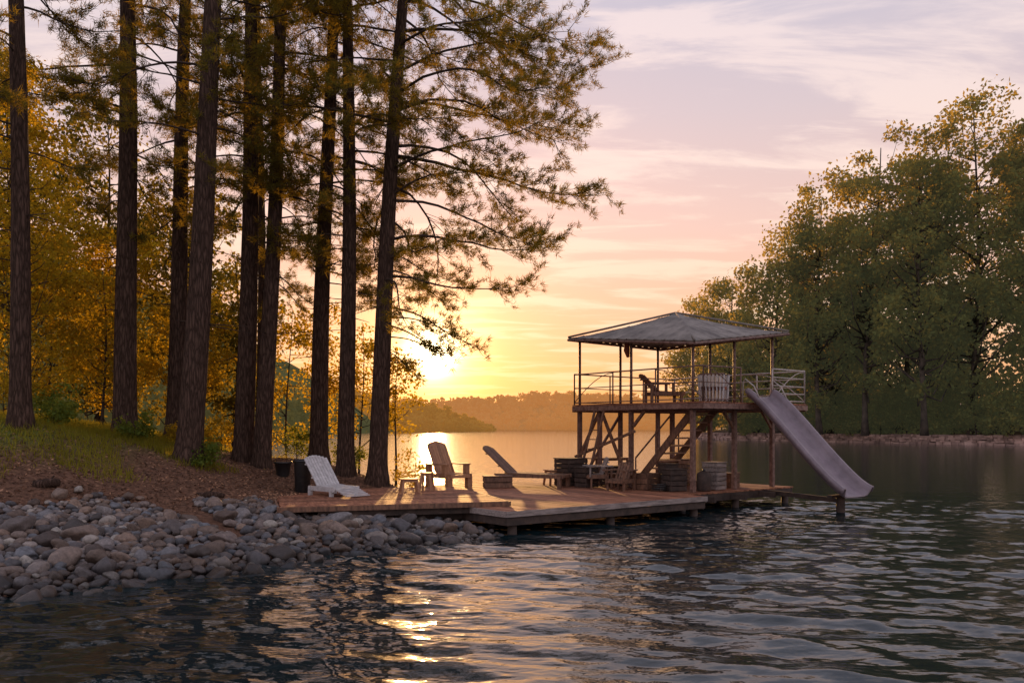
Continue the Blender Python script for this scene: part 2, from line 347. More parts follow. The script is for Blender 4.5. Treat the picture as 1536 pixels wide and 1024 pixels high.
# ------------------------------------------------------------------ terrain
TREES = [ # x,y,z, r0, lean x per m, height, low limb z, limb reach, side bias
 (-11.53,20.0,2.52,.235,-.020,19,8.0,3.2,0),
 (-10.88,24.0,2.17,.32,.000,23,8.5,3.6,0),
 (-10.28,26.0,2.00,.28,.030,22,8.0,3.6,0),
 (-8.34,22.0,1.54,.33,.052,22,8.5,3.4,0),
 (-8.03,25.5,1.36,.30,.019,23,7.5,3.6,.2),
 (-7.34,25.0,1.19,.26,.039,21,8.0,3.6,.2),
 (-8.86,30.0,1.00,.17,-.003,19,6.5,3.4,.2),
 (-6.12,27.0,1.35,.29,.032,23,6.5,4.0,.4),
 (-4.98,25.5,.97,.26,.003,22,7.0,4.0,.5),
 (-3.96,25.0,.84,.28,.054,22,6.2,5.9,.95)]
ctrl = [(-20,6.5,0),(-14,8.2,0),(-9.5,10.2,0),(-7.2,12,0),(-5.1,14,0),(-4.06,15.4,0),(-2.7,16.6,0),(-.9,18,0),(-.3,19,0),(-1,21.5,0),(-1.9,24.5,0),(-2.5,27,0),(-4.3,30,0),(-8,32.5,0),(-14,37,0),(-25,42,0),(-45,46,0),
 (-9.6,16,.80),(-5.6,19.6,.52),(-7.8,17.7,.72),(-14,12.5,1.1),(-20,11,1.3),(-3.0,18.6,.20),
 (-15,20,2.75),(-14,24,2.6),(-13,28,2.3),(-20,20,3.0),(-20,28,2.6),(-32,20,3),(-32,30,2.5),(-12,18,1.8),(-17,34,1.2),(-13,33,1.0),
 (-5.2,22,.50),(-4.3,20.5,.34),(-3,23,.28),(-4.6,24.1,.55),(-6.5,23,.82),(-7.2,20.5,.92),
 (-4,9,-1.2),(-2,13,-1),(0,15.5,-.9),(2.5,18,-1.2),(1.5,22,-1.1),(.5,26,-1.1),(-.5,29,-1),(-4,34,-1),(-10,38,-1),(-20,44,-1),(-45,50,-1),
 (10,20,-2),(10,32,-2),(10,45,-2),(0,4,-2),(-12,4,-1),(-25,2,-1),(-45,2,-1),(-45,20,3)]
ctrl += [(t[0],t[1],t[2]) for t in TREES]
CP = np.array(ctrl, float); XY = CP[:,:2]
K = np.linalg.norm(XY[:,None]-XY[None],axis=2)
A = np.block([[K, np.ones((len(XY),1))],[np.ones((1,len(XY))), np.zeros((1,1))]])
coef = np.linalg.solve(A, np.append(CP[:,2],0))
def ter(x,y):
    x=np.atleast_1d(x).astype(float); y=np.atleast_1d(y).astype(float)
    d=np.sqrt((x[:,None]-XY[:,0])**2+(y[:,None]-XY[:,1])**2)
    z=d@coef[:-1]+coef[-1]
    return z+.04*np.sin(x*2.1+y*1.3)*np.cos(y*1.7-x*.6)
gx=np.arange(-45,12.1,.3); gy=np.arange(2,52,.3)
GX,GY=np.meshgrid(gx,gy); GZ=ter(GX.ravel(),GY.ravel())
def gridfaces(nx,ny):
    i=np.arange(nx-1); j=np.arange(ny-1); I,J=np.meshgrid(i,j); a=(J*nx+I).ravel()
    return np.stack([a,a+1,a+1+nx,a+nx],1)
obj('ground', mesh_np('ground', np.stack([GX.ravel(),GY.ravel(),GZ],1), gridfaces(len(gx),len(gy)), M_ground, True), kind='structure')
obj('lake_bed_ground', mesh_np('lake_bed_ground', [(-3000,-300,-3),(3000,-300,-3),(3000,4000,-3),(-3000,4000,-3)], np.array([[0,1,2,3]]), M_hillgr), kind='structure')

# ------------------------------------------------------------------ water
def spaced(a,b,step,far_lo,far_hi):
    mid=np.arange(a,b,step); lo=[];hi=[];s=step;v=a
    while v>far_lo: s*=1.25; v-=s; lo.append(v)
    s=step; v=mid[-1]
    while v<far_hi: s*=1.25; v+=s; hi.append(v)
    return np.concatenate([lo[::-1],mid,hi])
wx=spaced(-10,22,.062,-3000,3000); wy=spaced(5.5,32,.046,-300,4000)
WX,WY=np.meshgrid(wx,wy); WZ=np.zeros_like(WX)
dst=np.maximum(np.maximum(-8-WX,WX-18)/4, (WY-25)/8); fade=np.clip(1-dst,0,1); fade=fade*fade*(3-2*fade)
mod=.8+.25*np.sin(WX*.35+WY*.2)*np.sin(WY*.31-WX*.15+1)
for i in range(54):
    lam=.26*(6.5**rng.uniform(0,1)); th=rng.normal(R(80),R(32)); k=2*math.pi/lam
    a=.0042*lam**1.0
    ph=rng.uniform(0,6.28); arg=k*(WX*math.cos(th)+WY*math.sin(th))+ph+.9*np.sin(WX*.7*rng.uniform(.3,1)+WY*.6*rng.uniform(.3,1)+ph)
    WZ+=a*np.sin(arg)
WZ=WZ*fade*mod
obj('water', mesh_np('water', np.stack([WX.ravel(),WY.ravel(),WZ.ravel()],1), gridfaces(len(wx),len(wy)), M_water, True), kind='structure')

# ------------------------------------------------------------------ rocks
def ico(sub):
    import bmesh
    bm=bmesh.new(); bmesh.ops.create_icosphere(bm, subdivisions=sub, radius=1)
    V=np.array([v.co[:] for v in bm.verts]); F=np.array([[v.index for v in f.verts] for f in bm.faces]); bm.free(); return V,F
def rockshape(V, seed):
    r=np.random.default_rng(seed); out=V.copy()
    for k in range(11):
        n=r.normal(size=3); n/=np.linalg.norm(n); d=r.uniform(.55,.88)
        t=out@n-d; out=out-np.outer(np.clip(t,0,None)*.9,n)
    for i,v in enumerate(out):
        f=1+.10*mnoise.noise(Vector(v*1.7)+Vector((seed*3.1,0,0)))+.06*mnoise.noise(Vector(v*4.5)+Vector((0,seed*2.3,0)))
        out[i]=v*f
    return out*np.array([1.2,.95,.75])
IV,IF=ico(3); LV,LF=ico(2)
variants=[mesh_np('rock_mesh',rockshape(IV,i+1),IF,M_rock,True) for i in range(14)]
lowv=[rockshape(LV,i+30) for i in range(8)]
poly=np.array([(-14,8.2),(-9.5,10.2),(-7.2,12),(-5.1,14),(-4.06,15.4),(-2.7,16.6),(-.9,18.0),(-.25,19.0)],float)
seg=np.linalg.norm(np.diff(poly,axis=0),axis=1); cum=np.append(0,np.cumsum(seg))
def inplat(x,y):
    d=np.array([x+4.4,y-18.9]); a=d@np.array([.956,.292]); b=d@np.array([-.292,.956]); return a>-.75 and b>.35
tries=0; CC_=np.zeros((3200,3)); nc=0
while nc<3000 and tries<48000:
    tries+=1
    t=rng.uniform(2.2,cum[-1]); i=min(np.searchsorted(cum,t)-1,len(seg)-1); f=(t-cum[i])/seg[i]
    p=poly[i]*(1-f)+poly[i+1]*f; d=(poly[i+1]-poly[i])/seg[i]; nrm_=np.array([-d[1],d[0]])
    wmax=4.3+rng.normal()*.28
    s=rng.uniform(-.7,wmax); q=p+nrm_*s
    if q[0]<-11.5 or inplat(*q): continue
    mu_=.095 if tries>500 else .155
    r=float(np.clip(rng.lognormal(math.log(mu_),.28),.055,.23))
    if s>3.4: r*=.85
    c_=CC_[:nc]
    if nc and np.any((c_[:,0]-q[0])**2+(c_[:,1]-q[1])**2 < (.80*(c_[:,2]+r))**2): continue
    CC_[nc]=(q[0],q[1],r); nc+=1
cl=sorted([tuple(c) for c in CC_[:nc]], key=lambda c:-c[2]/math.hypot(c[0],c[1]))
zc=ter([c[0] for c in cl],[c[1] for c in cl])
SV=[];SF=[];nb=0
for i,(c,z) in enumerate(zip(cl,zc)):
    x,y,r=c
    if i<300:
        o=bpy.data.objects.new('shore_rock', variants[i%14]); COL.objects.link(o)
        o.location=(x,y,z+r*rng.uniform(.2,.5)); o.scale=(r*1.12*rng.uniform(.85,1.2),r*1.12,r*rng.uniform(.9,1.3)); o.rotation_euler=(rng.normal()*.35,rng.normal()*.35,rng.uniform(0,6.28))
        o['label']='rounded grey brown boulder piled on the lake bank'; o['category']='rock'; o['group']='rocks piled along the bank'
    else:
        a=rng.uniform(0,6.28); m=np.array([[math.cos(a),-math.sin(a),0],[math.sin(a),math.cos(a),0],[0,0,1]])
        v=(lowv[i%8]*r*1.15)@m.T+np.array([x,y,z+r*rng.uniform(.2,.8)]); SV.append(v); SF.append(LF+nb); nb+=len(v)
qs=[]
for k in range(2600):
    t=rng.uniform(2.2,cum[-1]); i=min(np.searchsorted(cum,t)-1,len(seg)-1); f=(t-cum[i])/seg[i]
    p=poly[i]*(1-f)+poly[i+1]*f; d=(poly[i+1]-poly[i])/seg[i]; q=p+np.array([-d[1],d[0]])*rng.uniform(-.5,4.9)
    if inplat(*q) or q[0]<-11.5: continue
    qs.append(q)
qs=np.array(qs); qz=ter(qs[:,0],qs[:,1])
for k,(q,z) in enumerate(zip(qs,qz)):
    r=rng.uniform(.04,.09); v=lowv[k%8][:, [1,0,2]]*r+np.array([q[0],q[1],z+.03]); SV.append(v); SF.append(LF+nb); nb+=len(v)
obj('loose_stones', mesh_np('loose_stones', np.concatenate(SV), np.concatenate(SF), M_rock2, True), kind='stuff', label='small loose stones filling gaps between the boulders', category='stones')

# ------------------------------------------------------------------ pine trees
def pine(T, idx, label, extra=()):
    x,y,z,r0,lean,H,zlow,reach,bias=T
    e=empty('pine_tree',(x,y,z),label=label,category='tree',group='tall pines on the bank')
    ns=32; hs=np.concatenate([np.linspace(-.5,1,9),np.arange(1.3,H,.35)]); V=[]; ph=rng.uniform(0,6,6)
    leany=rng.normal()*.01
    def ctr(h): return np.array([lean*h+.05*math.sin(h*.35+ph[0])-.05*math.sin(ph[0]), leany*h, h])
    def rad(h): return r0*(1-.38*min(max(h,0)/12.5,1.0))*(1-max(0,(h-12.5)/(H-12.3))*.95)*(1+.32*math.exp(-max(h,0)/.30))
    for h in hs:
        c=ctr(h); rr=rad(h)
        for k in range(ns):
            a=2*math.pi*k/ns
            f=1+.025*mnoise.noise(Vector((math.cos(a)*2+ph[1],math.sin(a)*2,h*.6)))+.03*mnoise.noise(Vector((math.cos(a)*8,math.sin(a)*8+ph[2],h*2.2)))+.06*math.exp(-max(h,0)/.3)*math.sin(a*5+ph[3])
            V.append(c+np.array([math.cos(a)*rr*f,math.sin(a)*rr*f,0]))
    nr=len(hs)
    i=np.arange(nr-1)[:,None]; k=np.arange(ns)[None]; k2=(k+1)%ns
    F=np.stack([i*ns+k,i*ns+k2,(i+1)*ns+k2,(i+1)*ns+k],-1).reshape(-1,4)
    obj('trunk',mesh_np('trunk',np.array(V),F,M_bark,True),e)
    mb=MB(); TC=[];TD=[]
    zlow_h=zlow-z; h=zlow_h; topz=H-.3
    for s_ in range(8):
        hh=rng.uniform(3.2,zlow_h); a=rng.uniform(0,6.28); c=ctr(hh); L_=rng.uniform(.3,1.4)
        mb.tube([c,c+np.array([math.cos(a)*L_,math.sin(a)*L_,rng.uniform(-.3,.15)*L_])],[.018,.006],4)
    plan=[(hh,az,Lm,pt) for hh,az,Lm,pt in extra]
    while h<topz:
        h+=rng.uniform(.24,.50)
        if h>topz: break
        az=rng.uniform(0,2*math.pi)
        if rng.uniform()<bias*.62: az=rng.normal(0,.7)
        fr=(h-zlow_h)/(topz-zlow_h)
        Lm=reach*(.50+.62*math.sin(math.pi*min(1,fr+.12)))*(1-.55*max(0,fr-.6)/.4)*rng.uniform(.6,1.1)
        if fr<.08: Lm*=.75
        if bias>0 and math.cos(az)<-.2: Lm*=.8
        plan.append((h,az,Lm,rng.uniform(-.05,.35)))
    for (h,az,Lm,pitch) in plan:
        p=ctr(h); pts=[p]; n=10; dirs=[]
        dr=rng.uniform(.06,.13)
        for s_ in range(n):
            az+=rng.normal()*.13; pitch+=rng.normal()*.10+(-dr if s_<6 else .10)
            d=np.array([math.cos(az)*math.cos(pitch),math.sin(az)*math.cos(pitch),math.sin(pitch)]); dirs.append(d)
            p=p+d*Lm/n; pts.append(p)
        r1=.012+.007*Lm
        mb.tube(pts,list(np.linspace(r1,.006,n+1)),4)
        nsub=int(5+Lm*3.7)
        for s_ in range(nsub):
            t=rng.uniform(.28,1.0)**.8; q=t*n; ii=min(int(q),n-1); base_=pts[ii]+(pts[ii+1]-pts[ii])*(q-ii); d=dirs[ii]
            side=1 if s_%2 else -1; ang=side*rng.uniform(.4,1.15)
            sd=np.array([d[0]*math.cos(ang)-d[1]*math.sin(ang),d[0]*math.sin(ang)+d[1]*math.cos(ang),d[2]*.5+rng.normal()*.35+.08]); sd/=np.linalg.norm(sd)
            sl=Lm*rng.uniform(.14,.32)*(1.25-.7*t)+.15
            end=base_+sd*sl+np.array([0,0,-.03+rng.normal()*.08])
            mid=(base_+end)/2+np.array([0,0,-.05+rng.normal()*.04])
            mb.tube([base_,mid,end],[.010,.007,.004],3)
            nt_=max(2,int(sl/.18))
            for u_ in np.linspace(.42,1.0,nt_):
                TC.append(base_+(end-base_)*u_+rng.normal(size=3)*.05); TD.append(sd+np.array([0,0,.35]))
        TC.append(pts[-1]); TD.append(dirs[-1])
    TC=np.array(TC); TD=np.array(TD)
    V,F=needle_geo(TC,TD,.19,.020,20)
    obj('crown',combo('crown',V,F,M_needle,mb.V,mb.F,M_branch),e)
    return len(F)
plabels=['slender dark pine on the grassy mound','thick straight dark pine on the grassy mound','pine trunk standing close behind another on the bank','thick pine with flared root base by the stones','straight pine on bare brown bank','leaning pine close beside a straight one','thin pine standing at the back of the bank','tall pine behind the deck with golden foliage','straight pine rising beside the deck edge','leaning pine at the deck with long drooping boughs']
tot_n=0
for i,T in enumerate(TREES):
    ex=((4.2,.1,1.9,-.05),(4.55,-.25,2.5,-.05),(4.8,.35,2.2,.0),(5.1,.0,3.0,-.02),(3.8,.5,1.3,.0),(6.0,.05,4.2,.1),(8.2,.0,5.0,.1),(9.8,.1,5.4,.15)) if i==9 else ()
    tot_n+=pine(T,i,plabels[i],ex)

# ------------------------------------------------------------------ broadleaf trees
def broadleaf(name,loc,H,cr,crz0,ncl,clr,per,lsize,mleaf,mbark,label,category='tree',group=None,tr=None,flat=.6,offx=0,limbs=True,trunk_lean=0,top_taper=.35):
    e=empty(name,loc,label=label,category=category,group=group)
    tr=tr or H*.014; mb=MB()
    ph=rng.uniform(0,6)
    def c(h): return np.array([trunk_lean*h+H*.012*math.sin(h/H*5+ph),H*.012*math.cos(h/H*4+ph),h])
    hh=np.linspace(-H*.02,H*.93,14)
    tb=MB(); tb.tube([c(h) for h in hh],[tr*(1-.9*max(h,0)/H)*(1+.5*math.exp(-max(h,0)/(H*.02+.05))) for h in hh],9)
    cz=(crz0+H)/2; hz=(H-crz0)/2; CC=[];RR=[]
    for i in range(ncl):
        u=unit(1)[0]; rr=rng.uniform(.25,1)**.5
        zz_=u[2]*rr; wd=cr*(1-top_taper*max(zz_,0)**2)*(1-.1*abs(zz_))
        w_=math.sqrt(max(0,1-abs(zz_)**2.2))
        hx=math.hypot(u[0],u[1])+1e-6
        p=np.array([u[0]/hx*wd*w_*rr*rng.uniform(.55,1.1)+offx,u[1]/hx*wd*w_*rr*rng.uniform(.55,1.1),cz+zz_*hz])
        p[0]+=trunk_lean*p[2]
        CC.append(p); RR.append(clr*rng.uniform(.5,1.3))
        if limbs:
            h0=max(H*.12,p[2]-math.hypot(p[0],p[1])*rng.uniform(.6,1.1)); h0=min(h0,H*.9); a=c(h0); m=(a+p)/2+np.array([0,0,-.06*H*rng.uniform(0,1)])+rng.normal(size=3)*H*.01
            rb=tr*.42*(1-.8*h0/H)+.004*H*.2
            mb.tube([a,m,p],[rb,rb*.55,rb*.2],4)
    CC=np.array(CC); RR=np.array(RR)
    n=ncl*per; idx=np.repeat(np.arange(ncl),per)
    off=unit(n)*(rng.uniform(0,1,n)**.45)[:,None]
    C=CC[idx]+off*RR[idx][:,None]*np.array([1,1,flat])
    C+=rng.normal(size=C.shape)*clr*.16
    C=C[C[:,2]>.05]
    V,F=leaf_geo(C,lsize,.62)
    tb.make('trunk',mbark,e,smooth=True)
    obj('crown',combo('crown',V,F,mleaf,mb.V,mb.F,mbark),e)
    return e

def gz(x,y): return float(ter(x,y)[0])
for (x,y,H,cr,c0,ncl,per) in [(-13.6,23.5,10.0,2.1,.4,75,110),(-15.6,26.5,12.0,2.6,.8,90,110),(-13.2,29,8,2.0,.4,70,110),(-12.2,25.5,5,1.3,.4,36,100),
                      (-17.5,24,11,2.6,.6,70,110),(-16.0,29.5,10,2.6,.5,80,110),(-11.2,29.5,7.0,1.6,.6,42,100),(-8.1,30.8,6.6,1.3,.8,28,90),(-6.6,30,6.4,1.2,1.0,26,90),(-5.2,29.4,6.0,1.1,1.2,24,90),(-3.9,28.2,4.8,.8,1.6,18,90)]:
    broadleaf('young_tree',(x,y,gz(x,y)),H,cr,c0,ncl,.58,per,.125,M_gold,M_branch,'young leafy tree glowing golden on the bank',group='young trees on the bank',tr=.045,trunk_lean=rng.normal()*.02)
for (x,y,H,cr,c0,ncl,per) in [(-19.5,31,15,3.6,1.0,95,105),(-15.8,33,14,3.2,1.0,90,105),(-12.6,33,12.0,2.6,.8,70,105),(-23.5,33,16,3.8,1.0,80,100),(-10.4,32.2,8.5,1.8,.8,44,100)]:
    broadleaf('leafy_tree',(x,y,gz(x,y)),H,cr,c0,ncl,.85,per,.19,M_backg,M_branch,'taller dark green leafy tree behind the pines',group='leafy trees behind the pines',tr=.11,trunk_lean=rng.normal()*.02)
for (x,y,H,cr,m,lab) in [(-11.9,22.2,1.0,.8,M_green,'leafy green shrub on the grassy mound'),(-12.8,21.5,1.3,.9,M_gold,'yellow green shrub on the grassy mound'),(-10.0,22.6,.8,.6,M_green,'low shrub at the foot of a pine'),
                    (-7.9,21.9,.7,.45,M_green,'low shrub at the foot of a pine'),(-3.0,26.4,1.3,.75,M_gold,'twiggy shrub beside the deck and water'),(-6.9,27.3,1.0,.8,M_green,'leafy green shrub behind the pines'),(-9.2,27.0,1.1,.8,M_gold,'yellow green shrub between the pines'),(-13.9,20.3,1.2,1.0,M_green,'leafy green shrub on the grassy mound'),(-5.3,27.6,.9,.7,M_green,'leafy green shrub behind the pines'),(-11.3,21.0,.6,.6,M_green,'low shrub at the foot of a pine'),(-9.4,24.5,.6,.6,M_gold,'yellow green shrub between the pines')]:
    broadleaf('shrub',(x,y,gz(x,y)),H,cr,.05,16,.26,70,.085,m,M_branch,lab,category='shrub',group='shrubs on the bank',tr=.015,flat=.8)

# grass and litter
n=60000
X=rng.uniform(-17,-6.0,n); Y=rng.uniform(15.5,29,n); Z=ter(X,Y)
gm=np.array([mnoise.noise(Vector((a*.55,b*.55,3))) for a,b in zip(X,Y)])
keep=(Z>1.15)&(gm+(Z-1.70)*.8+rng.normal(size=n)*.14>.0); X,Y,Z=X[keep],Y[keep],Z[keep]; n=len(X)
hgt=rng.uniform(.05,.24,n); a=rng.uniform(0,6.28,n); ln=rng.normal(size=(n,2))*.06
P=np.stack([X,Y,Z],1); sd=np.stack([np.cos(a),np.sin(a),np.zeros(n)],1)*.011
V=np.stack([P-sd,P+sd,P+np.stack([ln[:,0],ln[:,1],hgt],1)],1).reshape(-1,3)
obj('grass',mesh_np('grass',V,np.arange(n*3).reshape(-1,3),M_grass),kind='stuff',label='short sunlit grass on the mound',category='grass')
n=22000; X=rng.uniform(-14,-3.5,n); Y=rng.uniform(14,29,n); Z=ter(X,Y); keep=(Z>.58); X,Y,Z=X[keep],Y[keep],Z[keep]
V,F=leaf_geo(np.stack([X,Y,Z+.015],1),.10,.45)
M_litter=surf('leaf_litter_brown',(.09,.045,.028),(.36,.19,.105),rough=.9,scale=2,bump=0,rand=.6,island=True)
V[:,2]=np.repeat(Z+.015,4)+(V[:,2]-np.repeat(Z+.015,4))*.5
obj('leaf_litter',mesh_np('leaf_litter',V,F,M_litter),kind='stuff',label='dry brown leaves and needles on the soil',category='leaves')
for (x,y,a,l,r) in [(-7.0,19.6,-.35,.9,.09),(-9.6,17.6,.25,.5,.11)]:
    mb=MB(); pts=[(math.cos(a)*l*t,math.sin(a)*l*t,.02*math.sin(t*5)) for t in np.linspace(-.5,.5,7)]
    mb.tube(pts,[r*.8,r,r*.95,r*1.05,r*.9,r*.85,r*.6],10).tube([(0,0,0),(.1,.12,.16)],[.03,.015],6)
    e=empty('fallen_log',(x,y,gz(x,y)+r*.6),label='short dark log lying on bare soil',category='log'); mb.make('log',M_bark,e,smooth=True)

# ------------------------------------------------------------------ right shore
shore=np.array([(130,60),(90,82),(66,108),(58,122),(50,138),(43,153),(38,170),(42,195),(70,260),(120,330)],float)
offs=[(-3,-1),(0,-.2),(.9,1.1),(6,2.0),(25,3.5),(70,8),(200,16)]
V=[];dd=np.array([.87,.49])
for o_,z in offs:
    for p in shore: V.append((p[0]+dd[0]*o_,p[1]+dd[1]*o_,z))
M_bank=surf('dry_bank_soil',(.10,.07,.045),(.28,.19,.13),rough=.95,scale=.3,bump=.3,bdist=.2)
obj('shore_ground',mesh_np('shore_ground',np.array(V),gridfaces(len(shore),len(offs))[:,::-1],M_bank,True),kind='structure')
mb=MB()
for i in range(1,6):
    a,b=shore[i],shore[i+1]; Ls=np.linalg.norm(b-a); d=(b-a)/Ls; ang=math.atan2(d[1],d[0])
    for lv in range(4):
        t=rng.uniform(0,.5)
        while t<Ls:
            ww=rng.uniform(.4,1.3); hh=.34*rng.uniform(.8,1.3)
            p=a+d*(t+ww/2)-dd*(.9-.38*lv+rng.uniform(-.18,.18)); mb.box((p[0],p[1],.10+.34*lv+rng.uniform(-.07,.07)),(ww*.95,.8,hh),ang+rng.normal()*.12)
            t+=ww
mb.make('stone_shore_wall',M_wall,None,label='low pinkish stone retaining wall along the far shore',category='wall')

RT=[ # x,y,top,cr,crz0,ncl,per
 (72,112,44,10,4,105,175),(63.5,117,47,10,5,115,175),(56.0,117,40,8.5,4,90,170),(51.5,124,44,10,5,105,170),(46,128,37,9,3,90,165),(42.0,135,30,8,2,75,160),(38.5,150,27,7,2,60,150),(37.5,170,27,7,1,60,150),
 (80,108,44,10,4,55,160),(60,130,33,9,1,55,150),(52,139,27,9,1,55,150)]
for (x,y,H,cr,c0,ncl,per) in RT:
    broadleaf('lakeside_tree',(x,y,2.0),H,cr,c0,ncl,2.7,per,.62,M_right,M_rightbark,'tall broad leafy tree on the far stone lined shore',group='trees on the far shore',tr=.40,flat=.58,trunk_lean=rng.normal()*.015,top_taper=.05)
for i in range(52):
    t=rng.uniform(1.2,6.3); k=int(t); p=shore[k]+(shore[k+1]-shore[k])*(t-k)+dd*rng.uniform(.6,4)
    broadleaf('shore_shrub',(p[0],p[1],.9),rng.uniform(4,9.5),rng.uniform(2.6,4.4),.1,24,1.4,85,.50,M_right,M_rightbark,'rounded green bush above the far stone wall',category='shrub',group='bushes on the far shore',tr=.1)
def mass(name,centers,hts,rads,per,ls,mat,label):
    C=[]
    for c,h,r in zip(centers,hts,rads):
        n=per
        t=rng.uniform(0,1,n); z=t*h
        prof=np.sqrt(np.clip(1-(np.abs(t-.42)/.6)**2,0,1))*(.75+.25*np.sin(t*19+c[0]))
        a=rng.uniform(0,6.28,n); rr=r*prof*rng.uniform(.45,1.05,n)
        C.append(np.stack([c[0]+np.cos(a)*rr,c[1]+np.sin(a)*rr,c[2]+z],1))
    C=np.concatenate(C); V,F=leaf_geo(C,ls,.7)
    return obj(name,mesh_np(name,V,F,mat),kind='stuff',label=label,category='forest')
cs=[];hs_=[];rs=[]
for i in range(115):
    t=rng.uniform(.6,8); k=int(t); d_=rng.uniform(8,42); p=shore[k]+(shore[k+1]-shore[k])*(t-k)+dd*d_
    cs.append((p[0],p[1],2)); hs_.append(rng.uniform(16,26)); rs.append(rng.uniform(3.5,6))
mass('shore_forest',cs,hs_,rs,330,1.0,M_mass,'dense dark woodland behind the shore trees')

def ridge(x): return np.interp(x,[-400,-144,-106,-84,-68,-52],[55,48,32,18,5,-2])
hx=np.arange(-420,30,6.); hy=np.arange(186,420,6.); HX,HY=np.meshgrid(hx,hy)
def hz_(x,y):
    s=np.clip((y-190)/60,0,1); rg=ridge(x); return rg*(s*s*(3-2*s))-.6+1.2*np.clip((y-188)/4,0,1)*np.clip((rg+1)/2,-1,1)
HZ=hz_(HX.ravel(),HY.ravel())
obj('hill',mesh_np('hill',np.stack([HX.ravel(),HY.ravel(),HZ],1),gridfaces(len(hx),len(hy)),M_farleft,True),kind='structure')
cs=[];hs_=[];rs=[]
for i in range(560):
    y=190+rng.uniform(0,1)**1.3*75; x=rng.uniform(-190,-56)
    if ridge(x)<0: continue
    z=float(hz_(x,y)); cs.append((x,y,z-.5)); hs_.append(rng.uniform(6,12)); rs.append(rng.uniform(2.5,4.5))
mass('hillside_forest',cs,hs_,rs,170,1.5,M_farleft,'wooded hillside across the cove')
# sloping wooded spur between the near hillside and the far ridge
def r3(x): return np.interp(x,[-330,-190,-140,-100,-70,-45,-25,-5],[44,34,27,19,12,7,3,-2])
px_=np.arange(-340,5,5.); py_=np.arange(426,560,6.); PX,PY=np.meshgrid(px_,py_); s_=np.clip((PY-430)/50,0,1)
PZ=r3(PX)*(s_*s_*(3-2*s_))-.4
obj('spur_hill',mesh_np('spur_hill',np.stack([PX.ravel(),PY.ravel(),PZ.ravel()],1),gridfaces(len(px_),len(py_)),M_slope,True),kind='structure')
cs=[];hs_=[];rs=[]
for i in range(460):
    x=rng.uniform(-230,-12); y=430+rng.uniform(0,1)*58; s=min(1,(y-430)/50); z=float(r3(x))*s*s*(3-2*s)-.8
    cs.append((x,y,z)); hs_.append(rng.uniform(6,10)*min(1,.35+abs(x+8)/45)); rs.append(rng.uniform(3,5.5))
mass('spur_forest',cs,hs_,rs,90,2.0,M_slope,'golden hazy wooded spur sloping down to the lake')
def r2(x): return 20+2.5*np.sin(x*.021+1)+2.5*np.sin(x*.0095)+1.2*np.sin(x*.06)+np.clip((x-230)/100,0,2)*8+np.clip((-120-x)/110,0,3)*15
fx=np.arange(-700,620,10.); fy=np.arange(610,900,12.); FX,FY=np.meshgrid(fx,fy)
s_=np.clip((FY-615)/90,0,1); FZ=r2(FX)*(s_*s_*(3-2*s_))-.5
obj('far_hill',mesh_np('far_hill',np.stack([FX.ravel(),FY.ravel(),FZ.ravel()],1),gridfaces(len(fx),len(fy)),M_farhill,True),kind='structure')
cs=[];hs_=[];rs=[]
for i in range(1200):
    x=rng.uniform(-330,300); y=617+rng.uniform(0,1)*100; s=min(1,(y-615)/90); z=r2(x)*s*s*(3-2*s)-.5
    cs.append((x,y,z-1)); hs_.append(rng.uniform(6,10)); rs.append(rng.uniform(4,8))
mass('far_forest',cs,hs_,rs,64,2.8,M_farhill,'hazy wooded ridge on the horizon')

# ------------------------------------------------------------------ dock (local frame u,v)
TH=math.atan2(.616,.788); NX,NY=5.2,24.5; ZD=.52
def W(u,v,z=0): return (NX+.788*u-.616*v, NY+.616*u+.788*v, z)
dock=empty('wooden_dock',(NX,NY,0),TH,label='low reddish brown wooden dock over the water',category='dock')
mb=MB()
def boards(mb,u0,u1,v0,v1,z,w_=.14,along='v'):
    if along=='v':
        u=u0
        while u<u1-.02:
            mb.box((u+w_/2,(v0+v1)/2+rng.uniform(-.015,.015),z-.02+rng.uniform(-.004,.004)),(w_-.012,v1-v0,.04)); u+=w_
    else:
        v=v0
        while v<v1-.02:
            mb.box(((u0+u1)/2+rng.uniform(-.03,.03),v+w_/2,z-.02+rng.uniform(-.004,.004)),(u1-u0,w_-.012,.04)); v+=w_
boards(mb,-7.6,-.8,-1.1,4.5,ZD); boards(mb,-4.8,-.8,4.52,7.3,ZD); boards(mb,-.78,4.5,-.25,5.3,ZD-.01)
mb.make('deck_board',M_deck,dock)
mb=MB()
def frame(mb,u0,u1,v0,v1,z,h=.16):
    mb.box(((u0+u1)/2,v0-.022,z-h/2-.002),(u1-u0+.09,.042,h)); mb.box(((u0+u1)/2,v1+.022,z-h/2-.042),(u1-u0,.042,h))
    mb.box((u0-.022,(v0+v1)/2,z-h/2-.002),(.042,v1-v0,h)); mb.box((u1+.022,(v0+v1)/2,z-h/2-.042),(.042,v1-v0,h))
frame(mb,-7.6,-.8,-1.1,4.5,ZD,.13)
mb.make('fascia',M_fascia,dock)
mb=MB(); frame(mb,-7.55,-.85,-1.05,4.4,ZD-.15,.17); frame(mb,-.7,4.45,-.2,5.25,ZD-.045,.22); frame(mb,-4.7,-.9,4.6,7.25,ZD-.045,.22)
for u in np.arange(-7,4.2,1.4): mb.box((u,1.7,ZD-.16),(.08,5,.16))
mb.make('joist',M_dark,dock)
for u,v in [(-7.3,-.9),(-4.2,-.9),(-1.05,-.9),(-7.3,2),(-4.2,2),(-.6,-.1),(1.8,-.1),(4.3,-.1),(4.3,2.6),(4.3,5.1),(-4.5,7.1),(-1,7.1),(1.8,5.1)]:
    MB().tube([(u,v,-2),(u,v,ZD-.06)],.11,12).make('piling',M_dark,dock,smooth=True)

